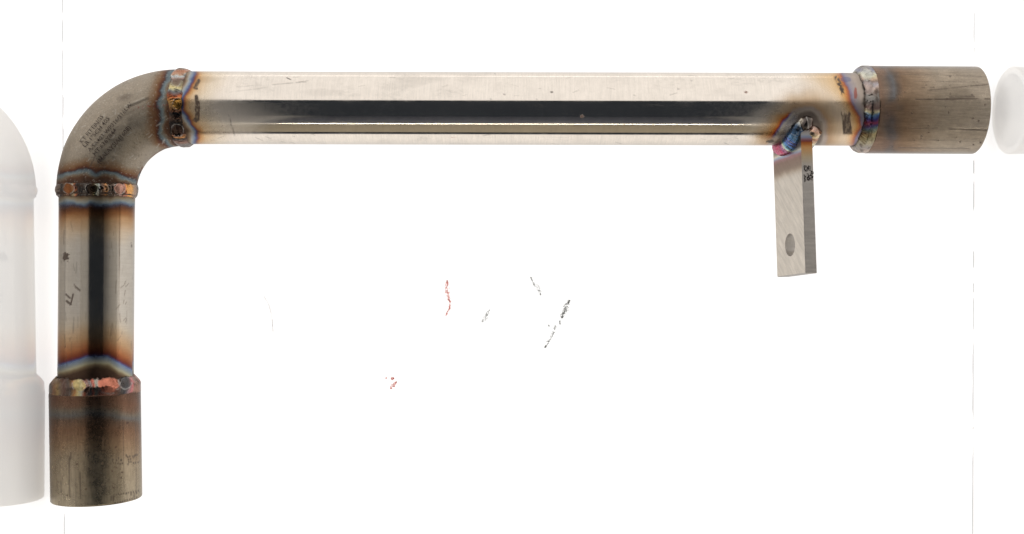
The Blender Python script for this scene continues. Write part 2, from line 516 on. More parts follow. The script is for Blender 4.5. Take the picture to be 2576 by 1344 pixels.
def attach(o, parent=root):
    o.parent = parent
    o.location = tuple(-parent_origin(root) * S) if parent is root else (0, 0, 0)
    return o

# ---- short pipe ----------------------------------------------------------
A = img_axis(244.6, 488); B = img_axis(241.0, 975)
Ln = np.linalg.norm(B - A)
us = np.concatenate([np.arange(0, 110, 1.6), np.arange(110, 360, 2.6), np.arange(360, Ln, 1.6)])
P, th, uvw, along = lathe(A, B, us, np.full(len(us), R_TUBE), 260)
ix, iy = project(P)
fm = front_mask(th) * np.ones_like(ix)
base = lin((180, 172, 161))
tint = np.broadcast_to(base, P.shape).copy()
n = fbm(uvw[..., 0] * 0.01, uvw[..., 1] * 0.03, 103, 4)
tint *= (1 + 0.06 * n)[..., None]
rough = 0.13 + 0.03 * n
metal = np.ones_like(ix)
ww = 10 * fbm(ix * 0.03, iy * 0.03, 108, 5)
d = iy - 512 + ww
TOP = [(-30, (78, 60, 48)), (-20, (92, 72, 56)), (-12, (140, 126, 104)), (-5, (140, 144, 140)), (0, (98, 112, 128)), (5, (76, 68, 76)),
       (11, (96, 62, 44)), (22, (134, 90, 58)), (40, (168, 132, 96)), (75, (188, 168, 144)), (130, (180, 172, 161))]
tint = mix(tint, ramp(d, TOP), smooth(130, 60, d))
rough += 0.22 * smooth(14, -10, d) + 0.06 * smooth(120, 20, d)
xk = [146, 178, 213, 240, 270, 302, 334]; ykk = [917, 909, 897, 893, 895, 912, 931]
by = np.where(fm > 0.5, np.interp(ix, xk, ykk), 910) + 2.5 * fbm(ix * 0.05, iy * 0.03, 118, 4)
d = by - iy
BOT = [(-60, (70, 54, 46)), (-34, (80, 62, 50)), (-26, (124, 108, 84)), (-20, (168, 162, 136)), (-12, (134, 140, 142)), (-4, (108, 122, 148)), (-1, (84, 86, 124)),
       (3, (96, 52, 60)), (9, (120, 64, 44)), (22, (156, 100, 66)), (48, (176, 142, 108)), (90, (188, 172, 150)), (140, (180, 172, 161))]
tint = mix(tint, ramp(d, BOT), smooth(140, 60, d))
rough += 0.22 * smooth(4, -16, d) + 0.05 * smooth(120, 20, d)
INK = lin((62, 50, 42))
ink(fm * 0.95 * blob(ix, iy, 166, 646, 7, 11, 133, 0.9, 0.22))
ink(fm * 0.9 * np.maximum.reduce([scratch(ix, iy, 166, 741, 176, 750, 3), scratch(ix, iy, 184, 741, 178, 765, 3), scratch(ix, iy, 168, 758, 178, 766, 4), scratch(ix, iy, 190, 722, 201, 731, 2.6), scratch(ix, iy, 186, 715, 191, 722, 1.6)]))
ink(fm * 0.7 * np.maximum(blob(ix, iy, 331, 619, 2, 4, 134, 0.4), blob(ix, iy, 330, 611, 1.5, 2, 135, 0.4)))
for k in range(60):
    x = rng.uniform(150, 338); y = rng.uniform(540, 900); l = rng.uniform(4, 40); a = math.pi / 2 + rng.normal(0, 0.12)
    mk = fm * scratch(ix, iy, x, y, x + l * math.cos(a), y + l * math.sin(a), rng.uniform(1.3, 2.0)) * rng.uniform(0.1, 0.4)
    tint = mix(tint, lin((80, 72, 64)), mk); rough = rough + 0.25 * mk
for k in range(10):
    x = rng.uniform(300, 330); y = rng.uniform(700, 850); l = rng.uniform(6, 16); a = rng.uniform(1.7, 2.6)
    mk = fm * scratch(ix, iy, x, y, x + l * math.cos(a), y + l * math.sin(a), 1.6) * 0.5
    tint = mix(tint, lin((100, 90, 78)), mk)
mb = MB()
mb.grid(P, tint, np.clip(rough, 0.05, 0.9), np.clip(metal, 0, 1), uvw, along, wrap=True, flip=True)
P2, th2, uvw2, al2 = lathe(A, B, [0, Ln], [R_TUBE - 18, R_TUBE - 18], 96)
mb.grid(P2, lin((120, 112, 104)), 0.45, 1.0, uvw2, al2, wrap=True)
attach(mb.build('short_pipe', M_TUBE))

# ---- elbow ---------------------------------------------------------------
C = img_axis(451, 479)
LEAD = 14.0
def elbow_point(u, th, r):
    """u: arc length from the straight-pipe end; short straight leads at both ends"""
    q = R_BEND * np.pi / 2
    al = np.clip((u - LEAD) / R_BEND, 0, np.pi / 2)
    rad = np.stack([-np.sin(al), np.cos(al), 0 * al], -1)
    tan = np.stack([-np.cos(al), -np.sin(al), 0 * al], -1)
    over = np.where(u < LEAD, u - LEAD, np.where(u > LEAD + q, u - LEAD - q, 0.0))
    base = C + R_BEND * rad + over[..., None] * tan
    z = np.array([0, 0, 1.0])
    return base + r[..., None] * (np.cos(th)[..., None] * z + np.sin(th)[..., None] * rad), tan
ULEN = 2 * LEAD + R_BEND * np.pi / 2
us = np.arange(0, ULEN + 1, 1.9)
th = np.linspace(0, 2 * np.pi, 300, endpoint=False)
U, TH = np.meshgrid(us, th, indexing='ij')
n = fbm(U * 0.02, TH * 3, 200, 4)
r = R_ELB + 0.8 * n
P0, tan = elbow_point(U, TH, r)
ix, iy = project(P0)
fm = smooth(-0.15, 0.1, np.cos(TH))
# rolled-in crease with a raised lip running to the weld
cr = scratch(ix, iy, 324, 269, 372, 250, 5) * fm
r = r + 0.6 * scratch(ix, iy, 322, 266, 370, 244, 5) * fm - 0.5 * cr
P, tan = elbow_point(U, TH, r)
uvw = np.stack([U, TH * R_ELB, r], -1)
base = lin((164, 152, 136))
tint = np.broadcast_to(base, P.shape).copy()
tint *= (1 + 0.10 * n + 0.07 * fbm(ix * 0.2, iy * 0.2, 210, 3))[..., None]
rough = 0.46 + 0.05 * n
metal = np.full_like(ix, 0.92)
yk = [175, 192, 215, 243, 271, 302, 336, 361, 372]; xk = [436, 422, 414, 405, 403, 405, 403, 416, 434]
bx = np.where(fm > 0.5, np.interp(iy, yk, xk), 412) + 9 * fbm(ix * 0.05, iy * 0.05, 220, 5)
d = np.where(iy < 400, bx - ix, 999)
EH = [(-60, (78, 62, 54)), (-30, (80, 62, 52)), (-16, (98, 70, 54)), (-10, (128, 112, 94)), (-4, (126, 134, 134)), (2, (104, 116, 122)), (6, (80, 64, 62)),
      (10, (102, 64, 48)), (18, (130, 98, 72)), (40, (154, 141, 124)), (60, (164, 152, 136))]
tint = mix(tint, ramp(d, EH) * (1 + 0.1 * n)[..., None], smooth(60, 35, d))
xk = [146, 182, 217, 240, 264, 292, 323, 348]; ykk = [444, 436, 430, 438, 433, 438, 452, 457]
by = np.where(fm > 0.5, np.interp(ix, xk, ykk), 440) + 6 * fbm(ix * 0.05, iy * 0.05, 230, 5)
d2 = np.where(ix < 360, by - iy, 999)
tint = mix(tint, ramp(d2 * 1.15, EH) * (1 + 0.1 * n)[..., None], smooth(56, 30, d2))
# rolled smears, pits, rub marks; crease highlight and shade painted in
INK = lin((84, 70, 60))
tint = mix(tint, lin((98, 86, 78)), fm * 0.5 * smooth(1.3, 0.2, np.hypot((ix - 314 - (iy - 246)) / 26, (iy - 246 + (ix - 314) * 0.4) / 12) + 0.3 * fbm(ix * 0.08, iy * 0.08, 240, 3)))
tint = mix(tint, lin((205, 196, 180)), fm * 0.45 * scratch(ix, iy, 316, 268, 362, 247, 4.5) * smooth(-0.6, 0.3, fbm(ix * 0.06, iy * 0.1, 266, 3)))  # painted highlight along the lip of the crease
tint = mix(tint, lin((96, 84, 74)), fm * 0.35 * cr)  # shade of the crease put into the colour
sp = smooth(0.38, 0.6, fbm(ix * 0.3, iy * 0.3, 250, 2)) * smooth(-0.1, 0.4, fbm(ix * 0.02, iy * 0.02, 251, 2))
tint = mix(tint, lin((92, 80, 70)), 0.55 * fm * sp)
sp = smooth(0.45, 0.65, fbm(ix * 0.35, iy * 0.35, 255, 2))
tint = mix(tint, lin((205, 198, 186)), 0.35 * fm * sp)
ink(fm * 0.75 * np.maximum(scratch(ix, iy, 226, 420, 233, 406, 3), scratch(ix, iy, 233, 406, 240, 392, 3)) * np.clip(rag[:1, :1] * 0 + 0.9, 0, 1))
for k in range(26):
    x = rng.uniform(200, 420); y = rng.uniform(220, 410); l = rng.uniform(4, 14); a = rng.uniform(-1.6, -0.4)
    mk = fm * scratch(ix, iy, x, y, x + l * math.cos(a), y + l * math.sin(a), 1.6) * rng.uniform(0.25, 0.6)
    tint = mix(tint, lin((210, 204, 194)), mk)
mk = fm * smooth(0.2, 0.6, fbm(ix * 0.25, iy * 0.25, 261, 2)) * scratch(ix, iy, 326, 276, 440, 257, 7)
tint = mix(tint, lin((150, 52, 40)), 0.6 * mk)
mb = MB()
mb.grid(P, tint, np.clip(rough, 0.1, 0.9), np.clip(metal, 0, 1), uvw, tan, wrap=True)
Ui, Ti = np.meshgrid(np.linspace(0, ULEN, 40), np.linspace(0, 2 * np.pi, 64, endpoint=False), indexing='ij')
Pi, tni = elbow_point(Ui, Ti, np.full_like(Ui, R_ELB - 20))
mb.grid(Pi, lin((110, 100, 92)), 0.5, 1.0, np.stack([Ui, Ti * 90, Ui * 0], -1), tni, wrap=True, flip=True)
elbow = attach(mb.build('elbow', M_ELBOW))

# ---- sockets -------------------------------------------------------------
def socket(A, B, tintf, seed):
    d_, s_, z_, Ln = frame(A, B)
    us = [0, 1.2]; rs = [R_SOCK - 2.5, R_SOCK - 0.4]
    body = np.arange(3, Ln - 2.5, 1.9)
    us += list(body); rs += [R_SOCK] * len(body)
    us += [Ln - 1.6, Ln]; rs += [R_SOCK - 0.3, R_SOCK - 1.8]
    P, th, uvw, al = lathe(A, B, us, rs, 300)
    ix, iy = project(P)
    fm = front_mask(th) * np.ones_like(ix)
    n = fbm(uvw[..., 0] * 0.008, uvw[..., 1] * 0.06, seed, 4)
    tint, rough, metal = tintf(ix, iy, fm, n, uvw)
    mb = MB()
    mb.grid(P, tint, np.clip(rough, 0.08, 0.9), np.clip(metal, 0, 1), uvw, al, wrap=True, flip=True)
    # end faces and bore
    P2, t2, u2, a2 = lathe(A, B, [Ln, Ln, Ln - 1.5, Ln - 150, Ln - 150], [R_SOCK - 1.8, 93.5, 92, 92, 70], 120)
    mb.grid(P2, lin((214, 208, 200)), 0.4, 0.9, u2, a2, wrap=True, flip=True)
    P3, t3, u3, a3 = lathe(A, B, [0, 0], [R_SOCK - 2.5, 88], 120)
    mb.grid(P3, lin((150, 140, 130)), 0.4, 1.0, u3, a3, wrap=True)
    return attach(mb.build('socket', M_SOCKET))

def right_tint(ix, iy, fm, n, uvw):
    global tint, rough, metal, INK
    x = ix + 16 * fbm(ix * 0.012, iy * 0.02, 300, 4) - 4 - 26 * ((iy - 277) / 110.0) ** 2 * 0 + 22 * ((iy - 277) / 110.0) ** 2
    tint = ramp(x, [(2180, (150, 124, 106)), (2214, (146, 120, 102)), (2226, (140, 122, 108)), (2236, (120, 112, 108)), (2246, (124, 122, 122)), (2258, (120, 104, 92)), (2276, (150, 122, 98)),
                    (2310, (168, 144, 120)), (2370, (180, 164, 144)), (2480, (182, 168, 150))])
    plainb = ramp(ix, [(2180, (150, 124, 106)), (2230, (146, 120, 102)), (2276, (152, 126, 102)), (2310, (168, 144, 120)), (2370, (180, 164, 144)), (2480, (182, 168, 150))])
    tint = mix(plainb, tint, smooth(-0.35, 0.3, fbm(ix * 0.02, iy * 0.022, 305, 3)))
    tint = 0.70 * tint * (1 + 0.14 * n + 0.07 * fbm(ix * 0.25, iy * 0.25, 301, 2))[..., None]
    rough = 0.20 + 0.05 * n; metal = np.full_like(ix, 0.97)
    INK = lin((70, 58, 50))
    # long drawn scores
    for y0, y1, x0, x1, w, k in ((250, 249, 2305, 2490, 1.8, .85), (228, 212, 2330, 2490, 1.6, .6), (325, 328, 2390, 2492, 1.8, .7), (244, 243, 2390, 2450, 3.2, .5), (323, 322, 2285, 2360, 1.4, .4), (372, 374, 2260, 2440, 1.6, .4), (186, 192, 2220, 2470, 1.4, .35), (205, 207, 2300, 2460, 1.4, .3), (221, 221, 2320, 2350, 2, .35)):
        ink(fm * k * scratch(ix, iy, x0, y0, x1, y1, w * 1.25) * smooth(-0.75, 0.0, fbm(ix * 0.06, iy * 0.1, int(y0), 2)))
    for q in range(30):
        x_ = rng.uniform(2230, 2480); y_ = rng.uniform(180, 380); r_ = rng.uniform(1.2, 2.6)
        ink(fm * 0.7 * blob(ix, iy, x_, y_, r_, r_, q, 0.4))
    tint = mix(tint, lin((84, 78, 80)), fm * 0.45 * smooth(1.3, 0.1, np.hypot((ix - 2242) / 24, (iy - 318) / 60) + 0.5 * fbm(ix * 0.03, iy * 0.03, 310, 3)))
    return tint, rough, metal

def low_tint(ix, iy, fm, n, uvw):
    global tint, rough, metal, INK
    y = iy + 15 * fbm(ix * 0.015, iy * 0.012, 320, 4) + 6 * np.sin((ix - 130) * 0.02)
    tint = ramp(y, [(985, (96, 74, 62)), (1008, (108, 80, 64)), (1024, (112, 88, 72)), (1036, (112, 102, 90)), (1046, (102, 98, 94)), (1058, (104, 84, 70)), (1080, (120, 92, 72)), (1120, (140, 116, 92)),
                    (1160, (152, 136, 114)), (1270, (156, 144, 124))])
    tint = 1.12 * tint * (1 + 0.13 * n + 0.06 * fbm(ix * 0.3, iy * 0.3, 321, 2))[..., None]
    rough = 0.27 + 0.05 * n; metal = np.full_like(ix, 0.97)
    INK = lin((66, 52, 44))
    for x0, y0, x1, y1, w, k in ((201, 1186, 203, 1255, 1.8, .6), (174, 1150, 175, 1250, 1.6, .55), (178, 1140, 177, 1156, 3, .5), (150, 1130, 154, 1240, 2, .4), (260, 1100, 259, 1128, 2.2, .4), (220, 1140, 219, 1180, 1.4, .3), (310, 1060, 312, 1240, 1.3, .3), (341, 1050, 343, 1240, 1.5, .3), (191, 1120, 192, 1250, 1.3, .25)):
        ink(fm * k * scratch(ix, iy, x0, y0, x1, y1, w * 1.3) * smooth(-0.8, 0.1, fbm(ix * 0.1, iy * 0.06, int(x0), 2)))
    # dot-stamped characters
    k16 = 1 / 1.59
    dots = []
    for q in range(11): dots.append((286 + q * 6.2, 1246 - q * 1.1 + rng.normal(0, .6)))
    for q in range(10): dots.append((290 + q * 6.0, 1266 - q * 1.5 + rng.normal(0, .6)))
    dots += [(279, 1250), (279, 1254), (279, 1258), (284, 1251), (284, 1255), (284, 1259), (337, 1242), (337, 1248), (330, 1244), (343, 1240)]
    for a_ in ((284, 1156), (283, 1160), (285, 1164), (290, 1165), (296, 1166), (302, 1167), (307, 1166), (305, 1157), (304, 1158), (298, 1153), (293, 1158), (318, 1146), (321, 1150), (323, 1156), (324, 1162), (326, 1148), (328, 1155), (329, 1162), (322, 1168), (334, 1148), (338, 1147), (341, 1145), (336, 1165), (341, 1164), (347, 1163), (352, 1162), (345, 1144)):
        dots.append(a_)
    for (x_, y_) in dots:
        ink(fm * 0.72 * scratch(ix, iy, x_, y_ - 1, x_ + 0.5, y_ + 1.5, 2.2))
    for q in range(26):
        x_ = rng.uniform(140, 350); y_ = rng.uniform(1050, 1260); r_ = rng.uniform(1.2, 2.6)
        ink(fm * 0.6 * blob(ix, iy, x_, y_, r_, r_, q + 50, 0.4), lin((80, 50, 38)))
    return tint, rough, metal

sock_r = socket(img_axis(2178, 276.4), img_axis(2449.5, 278.2), right_tint, 330)
sock_r['label'] = 'horizontal socket end with long drawn scores'
sock_l = socket(img_axis(239.5, 984), img_axis(243.5, 1254), low_tint, 340)
sock_l['label'] = 'hanging socket end with dark brown heat tint and dot-stamped marks'

# ---- weld beads ----------------------------------------------------------
def bead_tint(key, stops, t, s, seed):
    c = ramp(key + 4.0 * t ** 2 + 6.0 * fbm(s * 0.06 + t * 0.4, t * 1.6, seed, 4), stops)
    lum = c @ np.array([0.3, 0.55, 0.15])
    c = c * 0.80 + 0.20 * lum[..., None] * np.array([1.12, 0.98, 0.86])          # dulled by oxide
    soot = smooth(0.0, 0.55, fbm(s * 0.07, t * 1.8, seed + 40, 4))
    return mix(c, lin((74, 60, 52)), 0.7 * soot)

def bead(A, B, halfw, ra, rb, crown, stops, use_y, seed, pitch=7.0, fillet=False, gain=1.0, pools=()):
    """a run of weld metal round the pipe: overlapping crescents, proud of both sides"""
    d_, s_, z_, _ = frame(A, B)
    circ = 2 * np.pi * 95
    th = np.linspace(0, 2 * np.pi, 420, endpoint=False)
    tt = np.linspace(-1, 1, 34)
    T, TH = np.meshgrid(tt, th, indexing='ij')
    s = TH * 95.0
    # seamless noise round the ring
    ring = lambda f, q, oct_=3: fbm(np.cos(TH) * 95 * f + 100 + q * 7, np.sin(TH) * 95 * f + T * 0.6 + 50, seed + q, oct_)
    wob = 3.6 * ring(0.03, 1, 5)
    wid = halfw * (1 + 0.16 * ring(0.045, 2))
    toe_n = fbm(s * 0.16, np.sign(T) * 3 + 9, seed + 31, 3)
    u = wob * (0.45 if fillet else 1) + T * wid * (1 + 0.13 * np.abs(T) ** 3 * toe_n)
    # crescents with uneven pitch
    ph = s / pitch + 1.6 * ring(0.02, 3) + 0.9 * T ** 2
    saw = ph - np.floor(ph)
    rip = np.where(saw < 0.8, saw / 0.8, (1 - saw) / 0.2)
    lump = ring(0.05, 4)
    prof = np.clip(1 - T ** 2, 0, 1) ** 0.72
    h = crown * prof * (1 + 0.45 * lump) + prof * 1.9 * (rip - 0.5) * (0.6 + 0.5 * ring(0.04, 5)) + 0.5 * prof * fbm(s * 0.3, T * 5, seed + 9, 2)
    base = ra + (rb - ra) * (np.sin((T + 1) * np.pi / 4) if fillet else smooth(-1, 1, T)) - 0.8
    cap = rb + 0.8 + 0.9 * lump
    lim = (lambda q: cap - np.log1p(np.exp(np.clip(cap - q, -30, 30)))) if fillet else (lambda q: q)
    r = lim(base + h)
    e = np.cos(TH)[..., None] * z_ + np.sin(TH)[..., None] * s_
    P = A + u[..., None] * d_ + r[..., None] * e
    ix, iy = project(P)
    # last pools of each pass: round dished discs with a raised rim
    fmb = smooth(-0.1, 0.1, np.cos(TH))
    for (cx_, cy_, pr, dish, pc) in pools:
        q = np.hypot(ix - cx_, iy - cy_) / pr + 0.22 * fbm(ix * 0.07, iy * 0.07, seed + 21, 3)
        ins = smooth(1.05, 0.85, q) * fmb
        r = r * (1 - ins) + (base + crown * (0.8 + dish * (1 - q ** 2)) * 1.0) * ins
        r = r + 1.3 * np.exp(-((q - 1) / 0.13) ** 2) * fmb + 0.25 * np.cos(q * 22) * ins
        r = lim(r + (0.6 if fillet else 0))
    P = A + u[..., None] * d_ + r[..., None] * e
    key = iy if use_y else ix
    key = np.where(np.cos(TH) > -0.1, key, key[:, ::-1] * 0 + (stops[0][0] + (stops[-1][0] - stops[0][0]) * (0.5 + 0.5 * np.sin(TH * 3 + 1))))
    tint = bead_tint(key, stops, T, s, seed)
    for (cx_, cy_, pr, dish, pc) in pools:
        q = np.hypot(ix - cx_, iy - cy_) / pr + 0.22 * fbm(ix * 0.07, iy * 0.07, seed + 21, 3)
        ins = smooth(1.0, 0.8, q) * fmb
        tint = mix(tint, lin(pc) * (1 + 0.45 * fbm(ix * 0.09, iy * 0.09, seed + 22, 3))[..., None], 0.65 * ins)
        tint = mix(tint, lin((176, 170, 164)), 0.6 * fmb * np.exp(-((q - 1.02) / 0.09) ** 2) * smooth(-0.5, 0.3, fbm(ix * 0.2, iy * 0.2, seed + 23, 2)))
        saw = saw * (1 - ins)
    # soot line along both toes, bright lines on the ripple edges
    toe = smooth(0.80, 0.99, np.abs(T))
    tint = mix(tint, lin((78, 64, 56)), 0.55 * toe)
    tint = mix(tint * gain, lin((200, 192, 182)), 0.28 * smooth(0.82, 0.95, saw) * (1 - toe) * smooth(-0.2, 0.4, ring(0.06, 6)))
    rough = 0.19 + 0.16 * toe + 0.06 * ring(0.1, 7)
    mb = MB()
    uvw = np.stack([u, s, r], -1)
    mb.grid(P, tint, np.clip(rough, 0.1, 0.8), 0.98, uvw, None, wrap=True, flip=True)
    return attach(mb.build('weld_bead', M_WELD))

B1 = [(173, (150, 120, 100)), (179, (176, 112, 78)), (187, (190, 140, 108)), (193, (182, 194, 196)), (198, (168, 138, 128)), (204, (104, 84, 76)), (213, (150, 138, 110)), (221, (218, 198, 130)), (228, (170, 168, 140)), (232, (112, 118, 120)),
      (239, (122, 80, 72)), (244, (196, 92, 38)), (254, (178, 126, 50)), (269, (146, 108, 54)), (281, (122, 74, 48)), (286, (46, 50, 54)), (296, (104, 72, 56)), (309, (50, 46, 46)), (329, (52, 40, 36)), (340, (92, 60, 50)), (347, (196, 128, 60)), (353, (66, 64, 66)), (360, (146, 104, 88)), (368, (120, 112, 108))]
B2 = [(143, (152, 132, 122)), (149, (140, 120, 106)), (155, (56, 52, 50)), (160, (104, 84, 68)), (172, (148, 88, 44)), (181, (92, 62, 42)), (186, (156, 146, 116)), (190, (176, 92, 50)), (196, (52, 44, 42)), (207, (48, 44, 42)), (215, (92, 84, 78)), (224, (42, 36, 34)),
      (232, (92, 66, 46)), (239, (146, 126, 82)), (245, (92, 104, 88)), (250, (178, 180, 176)), (253, (56, 48, 44)), (262, (124, 92, 72)), (268, (190, 120, 50)), (275, (112, 98, 88)), (285, (88, 74, 66)), (296, (134, 108, 94)), (303, (206, 154, 140)), (312, (150, 110, 96)), (318, (196, 110, 78)), (323, (228, 156, 60)), (333, (222, 156, 72)), (339, (172, 144, 124)), (347, (132, 116, 106))]
B3 = [(122, (80, 76, 74)), (134, (156, 112, 76)), (143, (166, 134, 82)), (153, (120, 100, 80)), (162, (104, 76, 66)), (177, (92, 82, 76)), (188, (178, 118, 58)), (198, (218, 196, 130)), (205, (196, 196, 176)), (214, (156, 80, 58)), (229, (120, 118, 120)), (236, (198, 90, 70)), (243, (150, 164, 150)), (253, (196, 110, 90)),
      (272, (206, 128, 102)), (286, (196, 122, 102)), (298, (140, 106, 96)), (308, (72, 74, 76)), (318, (58, 62, 66)), (324, (142, 112, 112)), (331, (200, 112, 114)), (338, (164, 122, 106)), (353, (154, 102, 76))]
B4 = [(170, (150, 142, 136)), (180, (128, 130, 154)), (192, (210, 206, 172)), (200, (194, 162, 132)), (207, (140, 120, 110)), (215, (172, 164, 170)), (224, (194, 168, 152)), (234, (118, 104, 96)), (242, (140, 136, 130)), (251, (120, 116, 112)), (264, (130, 110, 104)), (274, (124, 98, 94)), (284, (206, 196, 152)), (291, (84, 130, 176)), (299, (46, 52, 112)), (310, (136, 48, 80)),
      (318, (78, 68, 122)), (326, (88, 116, 122)), (338, (184, 164, 112)), (348, (140, 130, 94)), (362, (152, 142, 116)), (372, (150, 142, 136)), (384, (194, 168, 152))]
ax_h = img_axis(466, 271.6); bx_h = img_axis(2160, 275.6)
w1 = bead(ax_h, bx_h, 17, 96, 91.5, 5.0, B1, True, 400, 6.5, pools=((446, 327, 15, -0.7, (60, 44, 38)), (444, 206, 11, 0.4, (132, 112, 98)), (448, 262, 14, 0.3, (176, 128, 54))))
w1['label'] = 'weld run between elbow and straight pipe'
w2 = bead(img_axis(244.6, 482), img_axis(244.2, 600), 16.5, 96, 91.5, 5.5, B2, False, 420, 7.0, pools=((232, 476, 15, 0.5, (58, 48, 40)), (173, 475, 14, 0.3, (140, 84, 46)), (300, 475, 14, 0.3, (188, 140, 124))))
w2['label'] = 'weld run between elbow and short pipe'
w3 = bead(img_axis(240.2, 966), img_axis(240.4, 1050), 21, 90.5, 109.0, 4.5, B3, False, 440, 8.0, True, pools=((272, 965, 26, 0.3, (204, 124, 98)), (316, 964, 15, 0.1, (84, 82, 82)), (200, 968, 17, 0.2, (206, 188, 130))))
w3['label'] = 'pink and rust coloured weld run above the hanging socket'
dh = (bx_h - ax_h) / np.linalg.norm(bx_h - ax_h)
c4 = img_axis(2163.5, 276.0)
w4 = bead(c4, c4 + dh, 17, 90.5, 109.0, 6.0, B4, True, 460, 8.0, True, pools=((2171, 250, 15, 0.5, (128, 122, 116)), (2180, 224, 17, 0.3, (176, 158, 150)), (2180, 188, 16, 0.3, (190, 188, 176))))
w4['label'] = 'rainbow coloured weld run beside the horizontal socket'

# ---- bracket -------------------------------------------------------------
WID, THK = 163.0, 30.0
th0 = math.radians(78)
YA = CY - 274.9           # pipe axis there
LEN = 395.0
tip = math.radians(3.6)
E_end = np.array([(2027 - CX) / (D / (D - 106)), (672 - 688) / (D / (D - 106)), 106.0])     # near corner at the free end
e_a = np.array([-math.cos(th0), 0, -math.sin(th0)])          # across the wide face
e_t = np.array([math.sin(th0), 0, -math.cos(th0)])           # through the thickness
e_b = np.array([-6.0 / 315, math.cos(tip), -math.sin(tip)]); e_b /= np.linalg.norm(e_b)
# keep the width direction square to the length
def orth(v, b):
    v = v - b * np.dot(v, b); return v / np.linalg.norm(v)
e_a = orth(e_a, e_b); e_t = orth(e_t, e_b)
def bar_pt(a, b, t):
    return E_end + a[..., None] * e_a + b[..., None] * e_b + t[..., None] * e_t
def b_end(a, t):
    """length at which the bar meets the pipe"""
    p = bar_pt(a, np.full_like(a, 330.0), t)
    z = np.clip(np.abs(p[..., 2]), 0, 90.8)
    ysurf = YA - np.sqrt(91.0 ** 2 - z ** 2) + 2.0
    return (ysurf - E_end[1] - a * e_a[1] - t * e_t[1]) / e_b[1]
HB, HR = 76.0, 28.5      # drilled hole: distance from the end, radius
BV = 1.6
def bar_tint(a, b, face, P):
    ix, iy = project(P)
    n = fbm(a * 0.05, b * 0.05, 500, 4)
    # diagonal grinding marks
    g = fbm((a + b * 0.8) * 0.02, (b - a * 1.0) * 0.16, 501, 4)
    base = lin((204, 195, 183)) if face == 0 else lin((184, 178, 172))
    t = np.broadcast_to(base, P.shape) * (1 + 0.05 * n + (0.20 * g if face == 0 else 0.20 * fbm(a * 0.05 + P[..., 0] * 0.02, b * 0.22, 502, 4)))[..., None]
    if face == 0:
        hl = iy - 395 - 22 * np.sin((ix - 1950) * 0.035) * 0 + (ix - 1950) * 0.35 + 3 * n
        st = [(-40, (120, 108, 100)), (-14, (128, 116, 106)), (-4, (150, 140, 128)), (2, (214, 204, 186)), (7, (160, 172, 190)), (13, (158, 122, 124)), (22, (136, 114, 102)), (40, (140, 122, 108)), (56, (176, 160, 142)), (72, (204, 195, 183))]
        t = mix(t, ramp(hl, st) * (1 + 0.08 * g)[..., None], smooth(72, 44, hl))
    else:
        hl = iy - 350 + 2 * n
        st = [(-30, (150, 130, 118)), (-12, (160, 160, 160)), (-6, (130, 140, 165)), (0, (140, 110, 116)), (5, (120, 66, 70)), (9, (160, 90, 46)), (20, (196, 148, 96)), (45, (186, 168, 142)), (80, (184, 178, 172))]
        t = mix(t, ramp(hl, st) * (1 + 0.06 * g)[..., None], smooth(80, 45, hl))
    return t
mb = MB()
def bar_patch(a, b, t, face, flip):
    P = bar_pt(a, b, t)
    uvw = np.stack([a * 0.3 + b, b * (0.3 if face == 0 else 1.0) - a, t], -1)
    mb.grid(P, bar_tint(a, b, face, P), (0.34 if face == 0 else 0.46) + 0.04 * fbm(a * 0.04, b * 0.04, 510, 3), 0.97, uvw, None, flip=flip)
# wide faces (t=0 looks at the camera, t=THK is the far side)
for tv, fl in ((0.0, False), (THK, True)):
    # patch with the hole: from circle to rectangle
    x0, x1, y0, y1 = BV, WID - BV, BV, 150.0
    ca, cb = WID / 2, HB
    per = []
    for (p, q) in (((x0, y0), (x1, y0)), ((x1, y0), (x1, y1)), ((x1, y1), (x0, y1)), ((x0, y1), (x0, y0))):
        for k in range(40):
            f = k / 40; per.append((p[0] + (q[0] - p[0]) * f, p[1] + (q[1] - p[1]) * f))
    per = np.array(per)
    ang = np.arctan2(per[:, 1] - cb, per[:, 0] - ca)
    circ = np.stack([ca + HR * np.cos(ang), cb + HR * np.sin(ang)], -1)
    fr = np.linspace(0, 1, 26)[:, None, None]
    q = circ[None] * (1 - fr) + per[None] * fr
    a, b = q[..., 0], q[..., 1]
    a = np.concatenate([a, a[:, :1]], 1); b = np.concatenate([b, b[:, :1]], 1)
    bar_patch(a, b, np.full_like(a, tv), 0, fl)
    aa = np.linspace(BV, WID - BV, 60)
    be = b_end(aa, np.full_like(aa, tv))
    f = np.linspace(0, 1, 110)
    b = 150.0 + f[:, None] * (be[None] - 150.0)
    a = np.broadcast_to(aa, b.shape)
    bar_patch(a, b, np.full_like(a, tv), 0, fl)
# narrow faces
for av, fl in ((0.0, True), (WID, False)):
    tt = np.linspace(BV, THK - BV, 14)
    be = b_end(np.full_like(tt, av), tt)
    f = np.linspace(0, 1, 170)
    b = BV + f[:, None] * (be[None] - BV)
    t = np.broadcast_to(tt, b.shape)
    bar_patch(np.full_like(b, av), b, t, 1, fl)
    # worn corner bevels
    for tc, sgn in ((0.0, 1), (THK, -1)):
        f2 = np.linspace(0, 1, 170)
        ends = b_end(np.array([av, abs(av - BV)]), np.array([tc + sgn * BV, tc]))
        b2 = BV + f2[:, None] * (ends[None] - BV)
        a2 = np.broadcast_to(np.array([av, abs(av - BV) if av else BV]), b2.shape)
        t2 = np.broadcast_to(np.array([tc + sgn * BV, tc]), b2.shape)
        bar_patch(a2, b2, t2, 1, fl == (sgn > 0))
